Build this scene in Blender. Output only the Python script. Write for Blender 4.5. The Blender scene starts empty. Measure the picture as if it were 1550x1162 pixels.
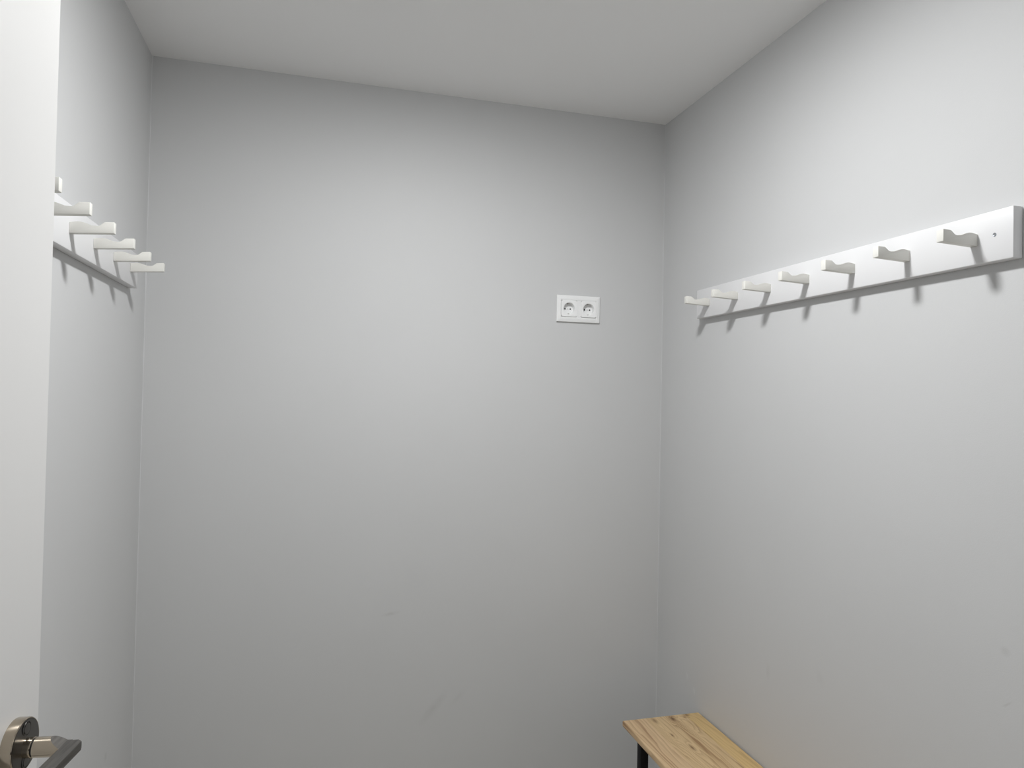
import bpy, bmesh, math
from mathutils import Vector, Matrix

scene = bpy.context.scene
col = scene.collection

# ------------------------------------------------------------------ camera
FOCAL_PX, YAW, PITCH, ROLL = 1056.1, 0.2679, 0.0172, 0.0199
CAM_Z = 1.43
fwd = Vector((math.sin(YAW) * math.cos(PITCH), math.cos(YAW) * math.cos(PITCH), math.sin(PITCH)))
rgt = Vector((math.cos(YAW), -math.sin(YAW), 0))
upv = rgt.cross(fwd)
c_, s_ = math.cos(ROLL), math.sin(ROLL)
R_, U_ = c_ * rgt + s_ * upv, -s_ * rgt + c_ * upv
cam_data = bpy.data.cameras.new('camera')
cam_data.sensor_fit = 'HORIZONTAL'
cam_data.sensor_width = 36.0
cam_data.lens = FOCAL_PX / 1550.0 * 36.0
cam_data.clip_start = 0.02
cam = bpy.data.objects.new('camera', cam_data)
col.objects.link(cam)
m3 = Matrix((R_, U_, -fwd)).transposed()
cam.matrix_world = Matrix.Translation((0, 0, CAM_Z)) @ m3.to_4x4()
scene.camera = cam

# ------------------------------------------------------------------ world, lamp, exposure
world = bpy.data.worlds.new('world')
scene.world = world
world.use_nodes = True
wb = world.node_tree.nodes['Background']
wb.inputs['Color'].default_value = (0.95, 0.97, 1.0, 1)
wb.inputs['Strength'].default_value = 0.42

XL, XR, YB, YF = -0.5006, 1.1675, 2.2494, 0.10
ZC = CAM_Z + 0.9794
LAMP_X, LAMP_Y = 0.3036, 1.2007

LAMP_STRENGTH = 262.0      # opal dome of the ceiling lamp (built with the lamp below)

scene.view_settings.view_transform = 'Standard'
scene.view_settings.look = 'None'
scene.view_settings.gamma = 1.0
scene.view_settings.use_curve_mapping = False
scene.view_settings.exposure = 0.0


# ------------------------------------------------------------------ material helpers
class NT:
    def __init__(self, name):
        self.m = bpy.data.materials.new(name)
        self.m.use_nodes = True
        self.t = self.m.node_tree
        self.b = self.t.nodes['Principled BSDF']

    def n(self, kind, **kw):
        nd = self.t.nodes.new(kind)
        for k, v in kw.items():
            setattr(nd, k, v)
        return nd

    def link(self, a, b):
        self.t.links.new(a, b)

    def set(self, sock, v):
        if isinstance(v, bpy.types.NodeSocket):
            self.link(v, sock)
        else:
            sock.default_value = v

    def math(self, op, a, b=0.0, clamp=False):
        nd = self.n('ShaderNodeMath', operation=op)
        nd.use_clamp = clamp
        self.set(nd.inputs[0], a)
        self.set(nd.inputs[1], b)
        return nd.outputs[0]

    def mix(self, f, a, b):
        nd = self.n('ShaderNodeMix', data_type='RGBA')
        self.set(nd.inputs[0], f)
        self.set(nd.inputs[6], a)
        self.set(nd.inputs[7], b)
        return nd.outputs[2]

    def coords(self, scale=(1, 1, 1)):
        tc = self.n('ShaderNodeTexCoord')
        mp = self.n('ShaderNodeMapping')
        mp.inputs['Scale'].default_value = scale
        self.link(tc.outputs['Object'], mp.inputs['Vector'])
        return mp.outputs[0]

    def noise(self, vec, scale, detail=3, rough=0.5):
        nd = self.n('ShaderNodeTexNoise')
        nd.inputs['Scale'].default_value = scale
        nd.inputs['Detail'].default_value = detail
        nd.inputs['Roughness'].default_value = rough
        self.link(vec, nd.inputs['Vector'])
        return nd.outputs['Fac']

    def bump(self, height, strength, dist):
        nd = self.n('ShaderNodeBump')
        nd.inputs['Strength'].default_value = strength
        nd.inputs['Distance'].default_value = dist
        self.link(height, nd.inputs['Height'])
        self.link(nd.outputs[0], self.b.inputs['Normal'])


def rgba(c):
    return (c[0], c[1], c[2], 1.0)


def paint(name, colr, rough=0.6, bump=0.25, scuffs=(), vary=0.03, spec=0.3):
    """rolled wall paint: fine roller grain, faint unevenness, scuffs at ((x,y,z), (dx,dy,dz), amount)"""
    t = NT(name)
    v = t.coords()
    big = t.noise(v, 2.3, 4)
    lo_ = tuple(x * (1 - vary) for x in colr)
    hi_ = tuple(min(1, x * (1 + vary)) for x in colr)
    c = t.mix(big, rgba(lo_), rgba(hi_))
    if scuffs:
        wob = t.noise(v, 45, 4)
        for (p, d, amt, dark) in scuffs:
            sub = t.n('ShaderNodeVectorMath', operation='SUBTRACT')
            t.link(v, sub.inputs[0])
            sub.inputs[1].default_value = p
            # rotate in the wall's own plane, then scale to the scuff's half axes
            rot = t.n('ShaderNodeVectorRotate', rotation_type='EULER_XYZ')
            t.link(sub.outputs[0], rot.inputs['Vector'])
            rot.inputs['Rotation'].default_value = d[3]
            div = t.n('ShaderNodeVectorMath', operation='DIVIDE')
            t.link(rot.outputs[0], div.inputs[0])
            div.inputs[1].default_value = d[:3]
            ln = t.n('ShaderNodeVectorMath', operation='LENGTH')
            t.link(div.outputs[0], ln.inputs[0])
            a = t.math('SUBTRACT', 1.25, ln.outputs['Value'])
            a = t.math('MULTIPLY', a, t.math('MULTIPLY', wob, 2 * amt), clamp=True)
            a = t.math('MINIMUM', a, amt)
            c = t.mix(a, c, rgba(dark))
    t.link(c, t.b.inputs['Base Color'])
    t.b.inputs['Roughness'].default_value = rough
    t.b.inputs['Specular IOR Level'].default_value = spec
    if bump:
        t.bump(t.noise(v, 420, 3, 0.6), bump, 0.0006)
    return t.m


def plain(name, colr, rough=0.45, metal=0.0, vary=0.03, scale=30.0, bump=0.0, spec=0.5, stretch=(1, 1, 1)):
    t = NT(name)
    v = t.coords(stretch)
    nz = t.noise(v, scale, 3)
    c = t.mix(nz, rgba(tuple(x * (1 - vary) for x in colr)), rgba(tuple(min(1, x * (1 + vary)) for x in colr)))
    t.link(c, t.b.inputs['Base Color'])
    t.b.inputs['Roughness'].default_value = rough
    t.b.inputs['Metallic'].default_value = metal
    t.b.inputs['Specular IOR Level'].default_value = spec
    if bump:
        t.bump(nz, bump, 0.0005)
    return t.m


WALL = (0.594, 0.597, 0.598)
SC = (0.36, 0.355, 0.345)
M = {}
M['wall_left'] = paint('wall_paint_left', WALL, scuffs=[
    ((0, 1.98, CAM_Z - 0.93), (10.0, 0.012, 0.012, (0, 0, 0)), 0.25, SC)])
M['wall_back'] = paint('wall_paint_back', WALL, scuffs=[
    ((0.231, 0, CAM_Z - 0.700), (0.028, 10.0, 0.006, (0, 0.15, 0)), 0.24, SC),
    ((0.375, 0, CAM_Z - 1.012), (0.060, 10.0, 0.014, (0, 0.85, 0)), 0.18, SC),
    ((0.455, 0, CAM_Z - 0.985), (0.035, 10.0, 0.010, (0, 0.75, 0)), 0.08, SC)])
M['wall_right'] = paint('wall_paint_right', WALL, scuffs=[
    ((0, 1.62, CAM_Z - 0.72), (10.0, 0.008, 0.020, (0, 0, 0)), 0.14, SC),
    ((0, 0.955, CAM_Z - 0.43), (10.0, 0.010, 0.008, (0, 0, 0)), 0.18, SC),
    ((0, 0.95, CAM_Z - 0.52), (10.0, 0.012, 0.002, (0.7, 0, 0)), 0.25, SC),
    ((0, 1.42, CAM_Z - 0.66), (10.0, 0.012, 0.020, (0.5, 0, 0)), 0.07, SC),
    ((0, 1.995, CAM_Z - 0.925), (10.0, 0.003, 0.012, (0.2, 0, 0)), 0.5, (0.8, 0.8, 0.8)),
    ((0, 2.04, CAM_Z - 0.895), (10.0, 0.007, 0.012, (0.3, 0, 0)), 0.25, (0.75, 0.75, 0.76))])
M['wall_front'] = paint('wall_paint_front', WALL)
M['ceiling'] = paint('ceiling_paint', (0.87, 0.87, 0.87), rough=0.75, bump=0.2, vary=0.012, scuffs=[
    ((1.175, 2.13, 0), (0.006, 0.006, 10.0, (0, 0, 0)), 0.4, (0.3, 0.3, 0.3))])
M['caulk'] = paint('corner_caulk', (0.61, 0.615, 0.62), vary=0.05, bump=0.3)
M['door'] = paint('door_lacquer', (0.67, 0.665, 0.655), rough=0.38, bump=0.05, vary=0.008, spec=0.45)
M['board'] = paint('rail_lacquer', (0.75, 0.75, 0.755), rough=0.42, bump=0.05, vary=0.008, spec=0.4)
M['hook'] = paint('hook_lacquer', (0.77, 0.76, 0.715), rough=0.42, bump=0.08, vary=0.012, spec=0.4)
M['screw'] = plain('screw_steel', (0.34, 0.37, 0.41), 0.35, 1.0)
M['screw_slot'] = plain('screw_recess', (0.03, 0.03, 0.035), 0.6)
M['plastic'] = plain('socket_plastic', (0.86, 0.865, 0.86), 0.3, 0, 0.006)
M['plastic_frame'] = plain('socket_frame_plastic', (0.84, 0.845, 0.84), 0.32, 0, 0.006)
M['hole'] = plain('pin_hole_dark', (0.02, 0.02, 0.02), 0.7)
M['brass'] = plain('earth_contact', (0.55, 0.53, 0.50), 0.35, 1.0)
M['nickel'] = plain('satin_nickel', (0.46, 0.40, 0.32), 0.14, 1.0, 0.05, 60, 0.0, stretch=(1, 1, 8))
M['nickel_dark'] = plain('dark_brushed_rose', (0.15, 0.145, 0.137), 0.30, 1.0, 0.10, 40, 0.0)
M['grip'] = plain('grey_brushed_lever', (0.165, 0.157, 0.146), 0.42, 1.0, 0.6, 22, 0.25, stretch=(14, 1, 14))
M['gap'] = plain('shadow_gap', (0.015, 0.015, 0.015), 0.7)
M['black'] = plain('black_powder_coat', (0.008, 0.008, 0.009), 0.55, 0, 0.1, 200, 0.1, spec=0.25)
M['housing'] = plain('lamp_housing', (0.82, 0.82, 0.82), 0.4)
M['plug'] = plain('leg_cap_rubber', (0.02, 0.02, 0.02), 0.7)


def diffuser_mat():
    t = NT('lamp_diffuser')
    t.b.inputs['Base Color'].default_value = (0.9, 0.9, 0.9, 1)
    t.b.inputs['Emission Color'].default_value = (0.986, 0.994, 1.0, 1)
    t.b.inputs['Emission Strength'].default_value = LAMP_STRENGTH
    return t.m


M['diffuser'] = diffuser_mat()


def floor_mat():
    t = NT('floor_laminate')
    v = t.coords((1, 0.12, 1))
    g = t.noise(v, 28, 6, 0.6)
    c = t.mix(g, (0.44, 0.405, 0.335, 1), (0.55, 0.51, 0.43, 1))
    t.link(c, t.b.inputs['Base Color'])
    t.b.inputs['Roughness'].default_value = 0.5
    return t.m


M['floor'] = floor_mat()


def pine(name, base, late, freq, shift, knots=(), grain=1.0):
    """pine board; object x runs across, y along the board; knots bend the growth rings round them"""
    t = NT(name)
    tc = t.n('ShaderNodeTexCoord')
    sp = t.n('ShaderNodeSeparateXYZ')
    t.link(tc.outputs['Object'], sp.inputs[0])
    u, v = sp.outputs[0], sp.outputs[1]
    mp = t.n('ShaderNodeMapping')
    mp.inputs['Scale'].default_value = (22, 2.4, 22)
    mp.inputs['Location'].default_value = (shift * 3.1, shift, 0)
    t.link(tc.outputs['Object'], mp.inputs['Vector'])
    wob = t.noise(mp.outputs[0], 1.0, 3)
    ph = t.math('MULTIPLY', u, freq)
    ph = t.math('ADD', ph, t.math('MULTIPLY', wob, 6.5 * grain))
    ph = t.math('ADD', ph, t.math('MULTIPLY', v, 3.0))
    spots = None
    for (ku, kv, au, av, amp, dark) in knots:
        du = t.math('DIVIDE', t.math('SUBTRACT', u, ku), au)
        dv = t.math('DIVIDE', t.math('SUBTRACT', v, kv), av)
        r2 = t.math('ADD', t.math('MULTIPLY', du, du), t.math('MULTIPLY', dv, dv))
        ga = t.math('POWER', 2.718, t.math('MULTIPLY', r2, -1.0))
        ph = t.math('ADD', ph, t.math('MULTIPLY', ga, amp))
        sd = t.math('MULTIPLY', t.math('POWER', 2.718, t.math('MULTIPLY', r2, -4.5)), dark)
        spots = sd if spots is None else t.math('MAXIMUM', spots, sd)
    wave = t.math('FRACT', ph)
    # early wood fades slowly into late wood, then drops back at the ring edge
    ring = t.math('POWER', wave, 2.2)
    edge = t.math('SUBTRACT', 1.0, t.math('POWER', wave, 14.0))
    ring = t.math('MULTIPLY', ring, edge)
    mp2 = t.n('ShaderNodeMapping')
    mp2.inputs['Scale'].default_value = (420, 14, 420)
    t.link(tc.outputs['Object'], mp2.inputs['Vector'])
    fine = t.noise(mp2.outputs[0], 1.0, 3, 0.6)
    mp3 = t.n('ShaderNodeMapping')
    mp3.inputs['Scale'].default_value = (70, 1.6, 1)
    mp3.inputs['Location'].default_value = (shift * 1.7, shift * 2.3, 0)
    t.link(tc.outputs['Object'], mp3.inputs['Vector'])
    broad = t.noise(mp3.outputs[0], 1.0, 2)
    mr = t.n('ShaderNodeMapRange')
    t.link(broad, mr.inputs['Value'])
    mr.inputs['From Min'].default_value = 0.32
    mr.inputs['From Max'].default_value = 0.68
    broad = mr.outputs[0]
    # ring contrast comes and goes across the board, with paler yellow streaks between
    f = t.math('MULTIPLY', ring, t.math('ADD', 0.30, t.math('MULTIPLY', broad, 0.85)))
    f = t.math('ADD', f, t.math('MULTIPLY', fine, 0.36))
    f = t.math('ADD', f, t.math('MULTIPLY', broad, 0.22))
    f = t.math('SUBTRACT', f, 0.08, clamp=True)
    c = t.mix(f, rgba(base), rgba(late))
    if spots is not None:
        c = t.mix(spots, c, (0.15, 0.065, 0.02, 1))
    t.link(c, t.b.inputs['Base Color'])
    t.b.inputs['Roughness'].default_value = 0.42
    t.b.inputs['Specular IOR Level'].default_value = 0.35
    t.bump(fine, 0.12, 0.0004)
    return t.m


# ------------------------------------------------------------------ mesh helpers
def bm_box(bm, a, b):
    x0, y0, z0 = a
    x1, y1, z1 = b
    vs = [bm.verts.new(p) for p in ((x0, y0, z0), (x1, y0, z0), (x1, y1, z0), (x0, y1, z0),
                                    (x0, y0, z1), (x1, y0, z1), (x1, y1, z1), (x0, y1, z1))]
    for f in ((0, 3, 2, 1), (4, 5, 6, 7), (0, 1, 5, 4), (1, 2, 6, 5), (2, 3, 7, 6), (3, 0, 4, 7)):
        bm.faces.new([vs[i] for i in f])


def bevel(bm, w, seg=2, edges=None):
    bmesh.ops.bevel(bm, geom=edges or list(bm.edges), offset=w, segments=seg, affect='EDGES', profile=0.5)


def mesh_from(bm, name, mat, smooth=False):
    bmesh.ops.recalc_face_normals(bm, faces=list(bm.faces))
    me = bpy.data.meshes.new(name)
    bm.to_mesh(me)
    bm.free()
    me.materials.append(mat)
    if smooth:
        for p in me.polygons:
            p.use_smooth = True
        me.set_sharp_from_angle(angle=math.radians(30))
    return me


def obj(name, me, parent=None, loc=(0, 0, 0), rot=None):
    o = bpy.data.objects.new(name, me)
    col.objects.link(o)
    o.location = loc
    if rot is not None:
        o.rotation_euler = rot
    if parent is not None:
        o.parent = parent
    return o


def tag(o, label, cat, group=None):
    o['label'] = label
    o['category'] = cat
    if group:
        o['group'] = group
    return o


def struct(o, label=None, cat=None):
    o['kind'] = 'structure'
    if label:
        o['label'] = label
        o['category'] = cat
    return o


def box_me(name, a, b, mat, bev=0.0, seg=2):
    bm = bmesh.new()
    bm_box(bm, a, b)
    if bev:
        bevel(bm, bev, seg)
    return mesh_from(bm, name, mat, bool(bev))


def lathe(bm, prof, n=48, axis='X'):
    """prof: (along, radius) list; radius 0 closes"""
    rings = []
    for (h, r) in prof:
        if r < 1e-7:
            p = (h, 0, 0) if axis == 'X' else (0, h, 0) if axis == 'Y' else (0, 0, h)
            rings.append([bm.verts.new(p)])
            continue
        rg = []
        for i in range(n):
            a = 2 * math.pi * i / n
            c, s = r * math.cos(a), r * math.sin(a)
            rg.append(bm.verts.new((h, c, s) if axis == 'X' else (c, h, s) if axis == 'Y' else (c, s, h)))
        rings.append(rg)
    for A, B in zip(rings, rings[1:]):
        for i in range(n):
            j = (i + 1) % n
            if len(A) == 1 and len(B) == 1:
                break
            if len(A) == 1:
                bm.faces.new((A[0], B[i], B[j]))
            elif len(B) == 1:
                bm.faces.new((A[i], A[j], B[0]))
            else:
                bm.faces.new((A[i], A[j], B[j], B[i]))


def lathe_me(name, prof, mat, n=48, axis='X'):
    bm = bmesh.new()
    lathe(bm, prof, n, axis)
    return mesh_from(bm, name, mat, True)


# ------------------------------------------------------------------ room shell
T = 0.10
OPEN_L, OPEN_R, OPEN_H = -0.4340, 0.3900, 2.06
Y_OUT = YF - T
struct(obj('floor', box_me('floor', (XL - T, Y_OUT - 0.6, -0.05), (XR + T, YB + T, 0), M['floor'])),
       'pale beige floor of the small cloakroom', 'floor')
struct(obj('ceiling', box_me('ceiling', (XL - T, Y_OUT, ZC), (XR + T, YB + T, ZC + 0.1), M['ceiling'])),
       'plain white painted ceiling above the grey walls', 'ceiling')
struct(obj('wall_left', box_me('wall_left', (XL - T, Y_OUT, 0), (XL, YB + T, ZC), M['wall_left'])),
       'light grey painted wall behind the open white door', 'wall')
struct(obj('wall_right', box_me('wall_right', (XR, Y_OUT, 0), (XR + T, YB + T, ZC), M['wall_right'])),
       'light grey painted wall above the wooden bench', 'wall')
# back wall with the sunk box behind the power socket cut into it
SOCK_X, SOCK_Z = 0.8470, CAM_Z + 0.3022
hx, hz, hd = 0.0355 + 0.0215, 0.0215, 0.03
bm = bmesh.new()
X4 = [XL, SOCK_X - hx, SOCK_X + hx, XR]
Z4 = [0.0, SOCK_Z - hz, SOCK_Z + hz, ZC]
gv = [[bm.verts.new((x, YB, z)) for x in X4] for z in Z4]
for i in range(3):
    for j in range(3):
        if (i, j) != (1, 1):
            bm.faces.new((gv[i][j], gv[i][j + 1], gv[i + 1][j + 1], gv[i + 1][j]))
hole = [gv[1][1], gv[1][2], gv[2][2], gv[2][1]]
deep = [bm.verts.new((v.co.x, YB + hd, v.co.z)) for v in hole]
for i in range(4):
    bm.faces.new((hole[i], hole[(i + 1) % 4], deep[(i + 1) % 4], deep[i]))
bm.faces.new(deep)
rim_f = gv[0] + [gv[1][3], gv[2][3]] + list(reversed(gv[3])) + [gv[2][0], gv[1][0]]
rim_b = [bm.verts.new((v.co.x, YB + T, v.co.z)) for v in rim_f]
for i in range(len(rim_f)):
    j = (i + 1) % len(rim_f)
    bm.faces.new((rim_f[i], rim_f[j], rim_b[j], rim_b[i]))
bm.faces.new(rim_b)
struct(obj('wall_back', mesh_from(bm, 'wall_back', M['wall_back'])),
       'light grey painted wall with the double power socket', 'wall')
bm = bmesh.new()
bm_box(bm, (XL, Y_OUT, 0), (OPEN_L - 0.02, YF, ZC))
bm_box(bm, (OPEN_R + 0.02, Y_OUT, 0), (XR, YF, ZC))
bm_box(bm, (OPEN_L - 0.02, Y_OUT, OPEN_H + 0.02), (OPEN_R + 0.02, YF, ZC))
struct(obj('wall_front', mesh_from(bm, 'wall_front', M['wall_front'])),
       'light grey painted wall around the doorway', 'wall')


def corner_bead(name, x, sx, label):
    """painted caulk fillet in the corner, slightly uneven in width as on site"""
    bm = bmesh.new()
    prev = None
    n = 60
    for i in range(n + 1):
        z = ZC * i / n
        w = 0.0018 + 0.0008 * math.sin(i * 1.7) * math.sin(i * 0.53 + 1)
        ring = [bm.verts.new(p) for p in ((x, YB, z), (x + sx * w, YB, z), (x + sx * w * 0.35, YB - w * 0.35, z), (x, YB - w, z))]
        if prev:
            for a in range(4):
                b = (a + 1) % 4
                bm.faces.new((prev[a], prev[b], ring[b], ring[a]))
        prev = ring
    struct(obj(name, mesh_from(bm, name, M['caulk'])), label, 'trim')


corner_bead('trim_1', XL, 1, 'thin painted caulk line in the corner by the door side rail')
corner_bead('trim_2', XR, -1, 'thin painted caulk line in the corner nearest the socket')

# door lining and casing round the doorway
bm = bmesh.new()
bm_box(bm, (OPEN_L - 0.02, Y_OUT - 0.005, 0), (OPEN_L, YF + 0.002, OPEN_H + 0.02))
bm_box(bm, (OPEN_R, Y_OUT - 0.005, 0), (OPEN_R + 0.02, YF + 0.002, OPEN_H + 0.02))
bm_box(bm, (OPEN_L, Y_OUT - 0.005, OPEN_H), (OPEN_R, YF + 0.002, OPEN_H + 0.02))
bm_box(bm, (OPEN_L - 0.055, YF, 0), (OPEN_L - 0.006, YF + 0.010, OPEN_H + 0.075))
bm_box(bm, (OPEN_R + 0.006, YF, 0), (OPEN_R + 0.075, YF + 0.010, OPEN_H + 0.075))
bm_box(bm, (OPEN_L - 0.006, YF, OPEN_H + 0.006), (OPEN_R + 0.006, YF + 0.010, OPEN_H + 0.075))
struct(obj('trim_3', mesh_from(bm, 'trim_3', M['door'])), 'white painted lining and casing around the doorway', 'door frame')

# ------------------------------------------------------------------ door leaf with lever handle
A = math.radians(8.0)
tdir = Vector((math.sin(A), math.cos(A), 0))      # along the leaf, hinge to lock edge
ndir = Vector((math.cos(A), -math.sin(A), 0))     # out of the leaf into the room
ROSE_T = 0.0115
rose_c = Vector((-0.2844, 0.8314, CAM_Z - 0.3694))
back_c = rose_c - ROSE_T * ndir                   # on the leaf's face
EDGE_S, LEAF_W, LEAF_T = 0.0475, 0.752, 0.035
hinge = back_c + (EDGE_S - LEAF_W) * tdir
# door frame of reference: local x = ndir, local y = tdir, origin on the face at the hinge edge
door = obj('door_1', box_me('door_leaf', (-LEAF_T, 0, 0.008), (0, LEAF_W, OPEN_H - 0.012), M['door'], 0.0018, 2),
           None, (hinge.x, hinge.y, 0), (0, 0, -A))
struct(door, 'open white flush door with a metal lever handle', 'door')
RY, RZ = LEAF_W - EDGE_S, rose_c.z
bm = bmesh.new()
bm_box(bm, (-LEAF_T / 2 - 0.011, 0, RZ - 0.11), (-LEAF_T / 2 + 0.011, 0.0012, RZ + 0.11))
obj('latch_plate', mesh_from(bm, 'latch_plate', M['nickel']), door, (0, LEAF_W, 0))
bm = bmesh.new()
bm_box(bm, (-0.006, 0, -0.008), (0.006, 0.010, 0.008))
obj('latch_bolt', mesh_from(bm, 'latch_bolt', M['nickel']), door, (-LEAF_T / 2, LEAF_W + 0.0012, RZ))
for z in (0.25, 1.05, 1.82):
    obj('hinge_knuckle', lathe_me('hinge_knuckle', [(-0.045, 0), (-0.045, 0.006), (0.045, 0.006), (0.045, 0)], M['nickel'], 16, 'Z'),
        door, (-LEAF_T - 0.004, -0.004, z))


def lever_set(side):
    """side=+1 room face, -1 far face; everything modelled along +x and mirrored for the far face"""
    x0 = 0.0 if side > 0 else -LEAF_T
    root = obj('handle_rose', lathe_me('rose_rim', [(0, 0), (0, 0.0262), (0.0006, 0.0264), (ROSE_T - 0.0010, 0.0264),
                                                    (ROSE_T - 0.0002, 0.0258), (ROSE_T - 0.0002, 0.0252), (ROSE_T - 0.001, 0.0248), (ROSE_T - 0.001, 0)],
                                       M['nickel'], 72), door, (x0, RY, RZ))
    root['label'] = 'round satin nickel rose'
    if side < 0:
        root.rotation_euler = (0, 0, math.pi)
    f = obj('rose_face', lathe_me('rose_face', [(ROSE_T - 0.003, 0), (ROSE_T - 0.003, 0.0249), (ROSE_T, 0.0249), (ROSE_T + 0.0006, 0.012),
                                                (ROSE_T + 0.0006, 0)], M['nickel_dark'], 72), root)
    f['label'] = 'dark grey face of the rose'
    for s in (1, -1):
        bm = bmesh.new()
        lathe(bm, [(0, 0.0072), (0.0005, 0.0070), (0.0005, 0.0066), (-0.0006, 0.0064), (-0.0006, 0.0058), (0.0008, 0.0056), (0.0010, 0)], 32)
        obj('screw_cap', mesh_from(bm, 'screw_cap', M['nickel_dark'], True), root, (ROSE_T + 0.0007, 0, s * 0.0165))
    obj('collar', lathe_me('collar', [(0, 0), (0, 0.0100), (0.0075, 0.0100), (0.0080, 0.0095), (0.0080, 0)], M['nickel'], 48), root, (ROSE_T, 0, -0.0032))
    obj('neck_gap', lathe_me('neck_gap', [(0, 0), (0, 0.0088), (0.002, 0.0088), (0.002, 0)], M['gap'], 40), root, (ROSE_T + 0.0080, 0, -0.0032))
    # lever: round neck cut down on the slant to a flat grip that runs back towards the hinges
    NZ = -0.0032                                      # the lever sits a little low in its rose
    n0 = ROSE_T + 0.0100
    gi, go = ROSE_T + 0.0350, ROSE_T + 0.0515         # inner / outer side of the grip
    gtop, gbot = 0.0020, -0.0068                      # grip top and underside relative to the neck's axis
    rn = 0.0100
    cut = ROSE_T + 0.0245                             # where the slant leaves the top of the neck

    def end_x(z):
        if z >= gtop:
            return gi + 0.001 + (cut - gi - 0.001) * (z - gtop) / (rn - gtop)
        return gi + 0.006

    bm = bmesh.new()
    zs = [rn * math.sin(math.pi * (k / 24 - 0.5)) for k in range(25)]
    zs = sorted(set([round(z, 6) for z in zs] + [gtop, gtop - 1e-5]))
    right_a, left_a, right_b, left_b = [], [], [], []
    for z in zs:
        y = math.sqrt(max(0.0, rn * rn - z * z))
        right_a.append(bm.verts.new((n0, y, z)))
        left_a.append(bm.verts.new((n0, -y, z)))
        right_b.append(bm.verts.new((end_x(z), y, z)))
        left_b.append(bm.verts.new((end_x(z), -y, z)))
    caps = []
    for k in range(len(zs) - 1):
        bm.faces.new((right_a[k], right_a[k + 1], right_b[k + 1], right_b[k]))
        bm.faces.new((left_a[k + 1], left_a[k], left_b[k], left_b[k + 1]))
        bm.faces.new((left_a[k], left_a[k + 1], right_a[k + 1], right_a[k]))
        caps.append(bm.faces.new((right_b[k], right_b[k + 1], left_b[k + 1], left_b[k])))
    for f in caps:
        f.material_index = 1
    bmesh.ops.remove_doubles(bm, verts=list(bm.verts), dist=1e-6)
    me = mesh_from(bm, 'neck', M['nickel'], True)
    me.materials.append(M['grip'])
    nk = obj('lever_neck', me, root, (0, 0, NZ))
    nk['label'] = 'polished round neck of the lever'
    # grip: flat bar with eased edges, rounded at both ends of its outer side
    bm = bmesh.new()
    out = []
    y1, y0 = 0.0094, -0.1200
    rc = 0.0045
    out.append((gi, y1))
    for k in range(7):
        a = math.pi / 2 * (1 - k / 6)
        out.append((go - rc + rc * math.cos(a), y1 - rc + rc * math.sin(a)))
    for k in range(7):
        a = -math.pi / 2 * k / 6
        out.append((go - rc + rc * math.cos(a), y0 + rc + rc * math.sin(a)))
    for k in range(7):
        a = -math.pi / 2 - math.pi / 2 * k / 6
        out.append((gi + rc + rc * math.cos(a), y0 + rc + rc * math.sin(a)))
    top = [bm.verts.new((x, y, gtop)) for x, y in out]
    bot = [bm.verts.new((x, y, gbot)) for x, y in out]
    bm.faces.new(top)
    bm.faces.new(list(reversed(bot)))
    for i in range(len(out)):
        j = (i + 1) % len(out)
        bm.faces.new((top[i], bot[i], bot[j], top[j]))
    rim = [e for e in bm.edges if abs(e.verts[0].co.z - e.verts[1].co.z) < 1e-6]
    bevel(bm, 0.0019, 4, rim)
    if side < 0:
        bmesh.ops.scale(bm, vec=(1, -1, 1), verts=list(bm.verts))
    g = obj('lever_grip', mesh_from(bm, 'lever_grip', M['grip'], True), root, (0, 0, NZ))
    g['label'] = 'grey brushed metal grip with streaks along it'


lever_set(1)
lever_set(-1)


# ------------------------------------------------------------------ hook rails
HOOK_L, HOOK_W, TB = 0.0785, 0.0150, 0.0216
prof_top = [(0.00, 22.0), (0.225, 22.0), (0.245, 19.8), (0.272, 17.0), (0.31, 14.6), (0.35, 13.3), (0.39, 13.0), (0.43, 13.4),
            (0.50, 15.2), (0.58, 17.7), (0.66, 20.2), (0.72, 21.7), (0.77, 22.4), (0.83, 22.6), (1.0, 21.8)]


def hook_mesh(tilt):
    """points along +x from the board (x=0) out to the tip, bottom edge at z=0 at the root"""
    bm = bmesh.new()
    pts = [(HOOK_L * (1 - u), h / 1000.0) for (u, h) in prof_top]
    pts = [(HOOK_L, 0.0)] + pts + [(0.0, 0.0)]
    fr = [bm.verts.new((x, -HOOK_W / 2, z + tilt * x)) for x, z in pts]
    bk = [bm.verts.new((x, HOOK_W / 2, z + tilt * x)) for x, z in pts]
    bm.faces.new(fr)
    bm.faces.new(list(reversed(bk)))
    n = len(pts)
    for i in range(n):
        j = (i + 1) % n
        bm.faces.new((fr[i], bk[i], bk[j], fr[j]))
    ed = [e for e in bm.edges if not (e.verts[0].co.x < 1e-6 and e.verts[1].co.x < 1e-6)
          and (e.calc_face_angle(0) > math.radians(50))]
    bevel(bm, 0.0011, 2, ed)
    return mesh_from(bm, 'hook', M['hook'], True)


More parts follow.
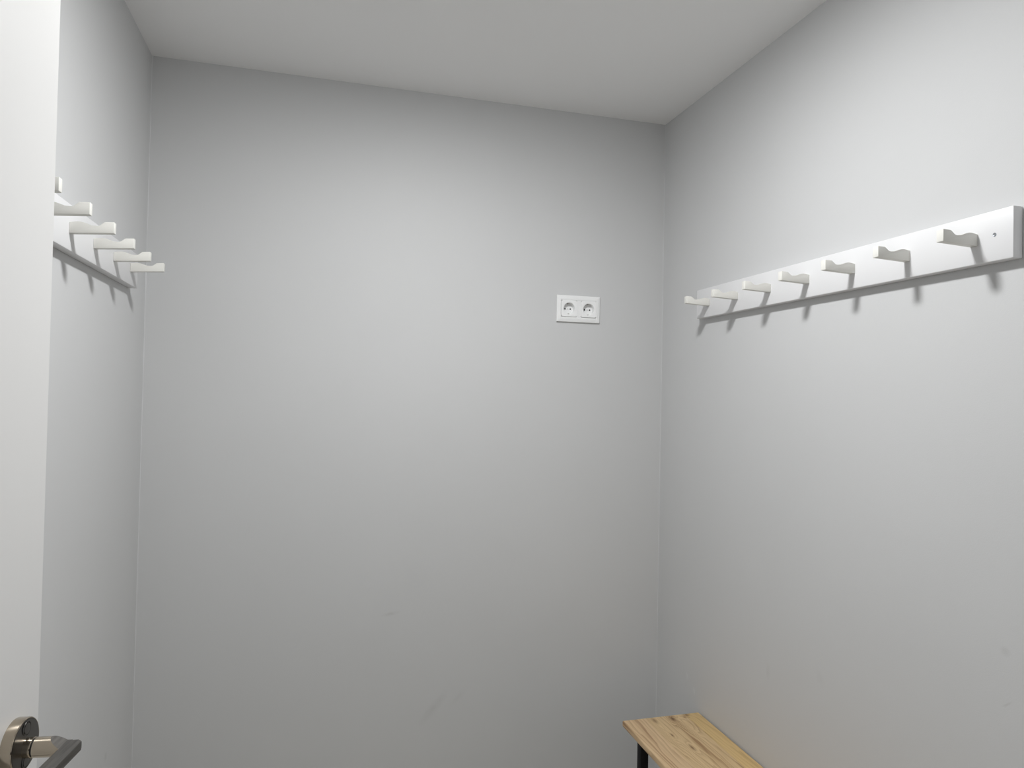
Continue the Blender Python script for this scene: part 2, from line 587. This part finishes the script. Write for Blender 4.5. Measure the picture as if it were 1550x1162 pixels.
def hook_rail(x, sx, yc, zmid, tilt, hook_dz, label, first_y, sp):
    """x wall face, sx direction into the room, yc centre of the board along the wall"""
    root = bpy.data.objects.new('hook_rail', None)
    col.objects.link(root)
    root.empty_display_size = 0.05
    root.location = (x, yc, zmid)
    root.rotation_euler = (0, 0, 0 if sx > 0 else math.pi)
    tag(root, label, 'hook rail')
    L, Hh = 1.0503, 0.0906
    obj('board', box_me('board', (0, -L / 2, -Hh / 2), (TB, L / 2, Hh / 2), M['board'], 0.0022, 2), root)
    me = hook_mesh(tilt)
    for k in range(7):
        y = (first_y - k * sp - yc) * (1 if sx > 0 else -1)
        obj('hook', me, root, (TB, y, hook_dz))
    sme = lathe_me('screw', [(-0.004, 0), (-0.004, 0.0036), (0.0002, 0.0036), (0.0006, 0.0030), (0.0003, 0.0018), (-0.0008, 0.0014), (-0.0010, 0)], M['screw'], 24)
    pme = box_me('cross_slot', (-0.0006, -0.0015, -0.0003), (0.0001, 0.0015, 0.0003), M['screw_slot'])
    for e in (-1, 1):
        s = obj('screw', sme, root, (TB, e * (L / 2 - 0.0350), 0.0015))
        obj('cross_slot', pme, s, (0, 0, 0), (math.radians(35), 0, 0))
        obj('cross_slot', pme, s, (0, 0, 0), (math.radians(125), 0, 0))
    return root


hook_rail(XR, -1, (0.928 + 1.9783) / 2, CAM_Z + 0.3012, 0.045, 0.289 - 0.3012, 'white wooden hook rail on the wall above the pine bench', 1.9014 + HOOK_W / 2, 0.151)
hook_rail(XL, 1, 2.0640 - 1.0503 / 2, CAM_Z + 0.3126, 0.070, 0.3004 - 0.3126, 'white wooden hook rail partly hidden behind the open door', 1.9878 + HOOK_W / 2, 0.151)

# ------------------------------------------------------------------ double power socket
sock = bpy.data.objects.new('double_power_socket', None)
col.objects.link(sock)
sock.empty_display_size = 0.03
sock.location = (SOCK_X, YB, SOCK_Z)
tag(sock, 'white double power socket on the light grey wall', 'power socket')
# local: x right, z up, -y into the room
FW, FH = 0.1565, 0.0910
INS = 0.0555


def ring_frame(bm, prof, holes=None):
    """closed rectangular frame from (half_w, half_h, depth) loops"""
    loops = []
    for (w, h, d) in prof:
        loops.append([bm.verts.new((sx * w, -d, sz * h)) for sx, sz in ((-1, -1), (1, -1), (1, 1), (-1, 1))])
    for a, b in zip(loops, loops[1:]):
        for i in range(4):
            j = (i + 1) % 4
            bm.faces.new((a[i], a[j], b[j], b[i]))


bm = bmesh.new()
iw, ih = INS / 2 + 0.0355 + 0.0003, INS / 2 + 0.0003
ring_frame(bm, [(FW / 2, FH / 2, 0.0), (FW / 2, FH / 2, 0.0055), (FW / 2 - 0.0012, FH / 2 - 0.0012, 0.0072), (FW / 2 - 0.0095, FH / 2 - 0.0095, 0.0090),
                (iw + 0.0030, ih + 0.0030, 0.0092), (iw, ih, 0.0078), (iw, ih, 0.0)])
obj('frame', mesh_from(bm, 'frame', M['plastic_frame']), sock)
bm = bmesh.new()
bw = 0.0355 - INS / 2 - 0.0002
bm_box(bm, (-bw, -0.0090, -ih), (bw, 0, ih))
obj('centre_bar', mesh_from(bm, 'centre_bar', M['plastic_frame']), sock)


def insert_mesh():
    bm = bmesh.new()
    n = 48
    h = INS / 2
    sq, sqb, c0 = [], [], []
    for i in range(n):
        a = 2 * math.pi * (i + 0.5) / n
        ca, sa = math.cos(a), math.sin(a)
        k = h / max(abs(ca), abs(sa))
        sq.append((ca * k, sa * k))
    R = 0.0198
    loops = []
    loops.append([bm.verts.new((x, 0.0, z)) for x, z in sq])
    loops.append([bm.verts.new((x, -0.0105, z)) for x, z in sq])
    loops.append([bm.verts.new((x * 0.985, -0.0112, z * 0.985)) for x, z in sq])
    for (r, d) in ((R + 0.0022, 0.0114), (R + 0.0004, 0.0110), (R, 0.0102), (R - 0.0006, -0.0055)):
        loops.append([bm.verts.new((r * math.cos(2 * math.pi * (i + 0.5) / n), -d, r * math.sin(2 * math.pi * (i + 0.5) / n))) for i in range(n)])
    for a, b in zip(loops, loops[1:]):
        for i in range(n):
            j = (i + 1) % n
            bm.faces.new((a[i], a[j], b[j], b[i]))
    bm.faces.new(loops[-1])
    return mesh_from(bm, 'socket_insert', M['plastic'], True)


ime = insert_mesh()
hme = lathe_me('pin_hole', [(0, 0), (0, 0.0026), (-0.0006, 0.0026), (-0.0006, 0)], M['hole'], 20, 'Y')
cme = lathe_me('centre_screw', [(0, 0), (0, 0.0032), (-0.0016, 0.0030), (-0.0016, 0.0)], M['plastic_frame'], 20, 'Y')
eme = box_me('earth_clip', (-0.0022, -0.0130, -0.0010), (0.0022, 0.0, 0.0010), M['brass'], 0.0004, 1)
slot = box_me('screw_slot', (-0.0024, -0.0004, -0.0004), (0.0024, 0, 0.0004), M['hole'])
for sx in (-1, 1):
    ins = obj('socket_insert', ime, sock, (sx * 0.0355, 0, 0))
    for px in (-0.0095, 0.0095):
        obj('pin_hole', hme, ins, (px, 0.0054, 0))
    obj('centre_screw', cme, ins, (0, 0.0056, 0))
    obj('screw_slot', slot, ins, (0, 0.0041, 0), (0, math.radians(60), 0))
    for sz in (-1, 1):
        obj('earth_clip', eme, ins, (0, 0.0056, sz * 0.0176))

# ------------------------------------------------------------------ bench
BX0, BX1, BYF, BZ, BLEN, BT = 0.9060, 1.1630, 1.9592, CAM_Z - 0.975, 1.05, 0.0185
bench = bpy.data.objects.new('bench', None)
col.objects.link(bench)
bench.location = (BX0, BYF, 0)
bench.empty_display_size = 0.1
tag(bench, 'narrow pine bench with black metal legs against the wall', 'bench')
BW = BX1 - BX0


pm = [
    pine('pine_board_pale', (0.72, 0.53, 0.315), (0.36, 0.215, 0.11), 70, 0.3, grain=0.8),
    pine('pine_board_knotty', (0.72, 0.535, 0.30), (0.33, 0.19, 0.085), 75, 1.7, grain=1.0, knots=[
        (0.022, -0.022, 0.013, 0.034, 2.6, 0.75), (0.020, -0.075, 0.017, 0.075, 5.0, 0.0), (0.030, -0.118, 0.006, 0.020, 1.6, 0.95),
        (0.082, -0.024, 0.015, 0.030, 3.4, 1.0), (0.050, -0.195, 0.008, 0.030, 2.0, 0.95), (0.108, -0.07, 0.018, 0.060, 3.4, 0.0)]),
    pine('pine_board_yellow', (0.71, 0.51, 0.24), (0.40, 0.25, 0.095), 75, 4.1, grain=0.7, knots=[(0.004, -0.010, 0.020, 0.016, 1.6, 0.7)]),
]
cuts = [0.0, 0.285, 0.80, 1.0]
for k in range(3):
    u0, u1 = cuts[k] * BW, cuts[k + 1] * BW
    bm = bmesh.new()
    bm_box(bm, (0, -BLEN, BZ - BT), (u1 - u0 - 0.0002, 0, BZ))
    # round over the outside edges of the bench, hairline ease at the glue joints
    outer = []
    for e in bm.edges:
        a, b = e.verts[0].co, e.verts[1].co
        ends = abs(a.y - b.y) < 1e-6 and abs(a.z - b.z) < 1e-6
        left = k == 0 and max(a.x, b.x) < 1e-6 and abs(a.y - b.y) > 0.1
        right = k == 2 and min(a.x, b.x) > (u1 - u0 - 0.001) and abs(a.y - b.y) > 0.1
        if ends or left or right:
            outer.append(e)
    bevel(bm, 0.0035, 3, outer)
    obj('plank', mesh_from(bm, 'plank', pm[k], True), bench, (u0, 0, 0))

LW = 0.025
leg_me = box_me('leg', (0, 0, 0.004), (LW, LW, BZ - BT - 0.0005), M['black'], 0.0012, 2)
cap_me = box_me('foot_cap', (-0.0005, -0.0005, 0), (LW + 0.0005, LW + 0.0005, 0.006), M['plug'], 0.001, 1)
lx0, lx1 = 0.0345, BW - 0.0345 - LW
ly0, ly1 = -0.0560, -(BLEN - 0.0560) - 0.0
for yy in (ly0, ly1):
    for xx in (lx0, lx1):
        lg = obj('leg', leg_me, bench, (xx, yy, 0))
        obj('foot_cap', cap_me, lg)
    obj('cross_rail', box_me('cross_rail', (lx0 + LW, 0, BZ - BT - LW - 0.0005), (lx1, LW, BZ - BT - 0.0005), M['black'], 0.001, 1), bench, (0, yy, 0))
for xx in (lx0, lx1):
    obj('side_rail', box_me('side_rail', (0, ly1 + LW, BZ - BT - LW - 0.0005), (LW, ly0, BZ - BT - 0.0005), M['black'], 0.001, 1), bench, (xx, 0, 0))

# ------------------------------------------------------------------ ceiling lamp (above the frame of the photograph)
lamp = obj('ceiling_lamp', lathe_me('lamp_ring', [(0, 0.100), (-0.010, 0.099), (-0.012, 0.096), (-0.012, 0.088), (0, 0.088), (0, 0.100)], M['housing'], 64, 'Z'),
           None, (LAMP_X, LAMP_Y, ZC))
tag(lamp, 'round white lamp with an opal dome on the ceiling', 'ceiling lamp')
DOME_R, DOME_D = 0.0875, 0.007
dome = [(-0.002, 0), (-0.002, DOME_R)] + [(-0.010 - DOME_D * math.sin(a * math.pi / 20), DOME_R * math.cos(a * math.pi / 20)) for a in range(0, 10)] + [(-0.010 - DOME_D, 0)]
obj('opal_dome', lathe_me('opal_dome', dome, M['diffuser'], 48, 'Z'), lamp)
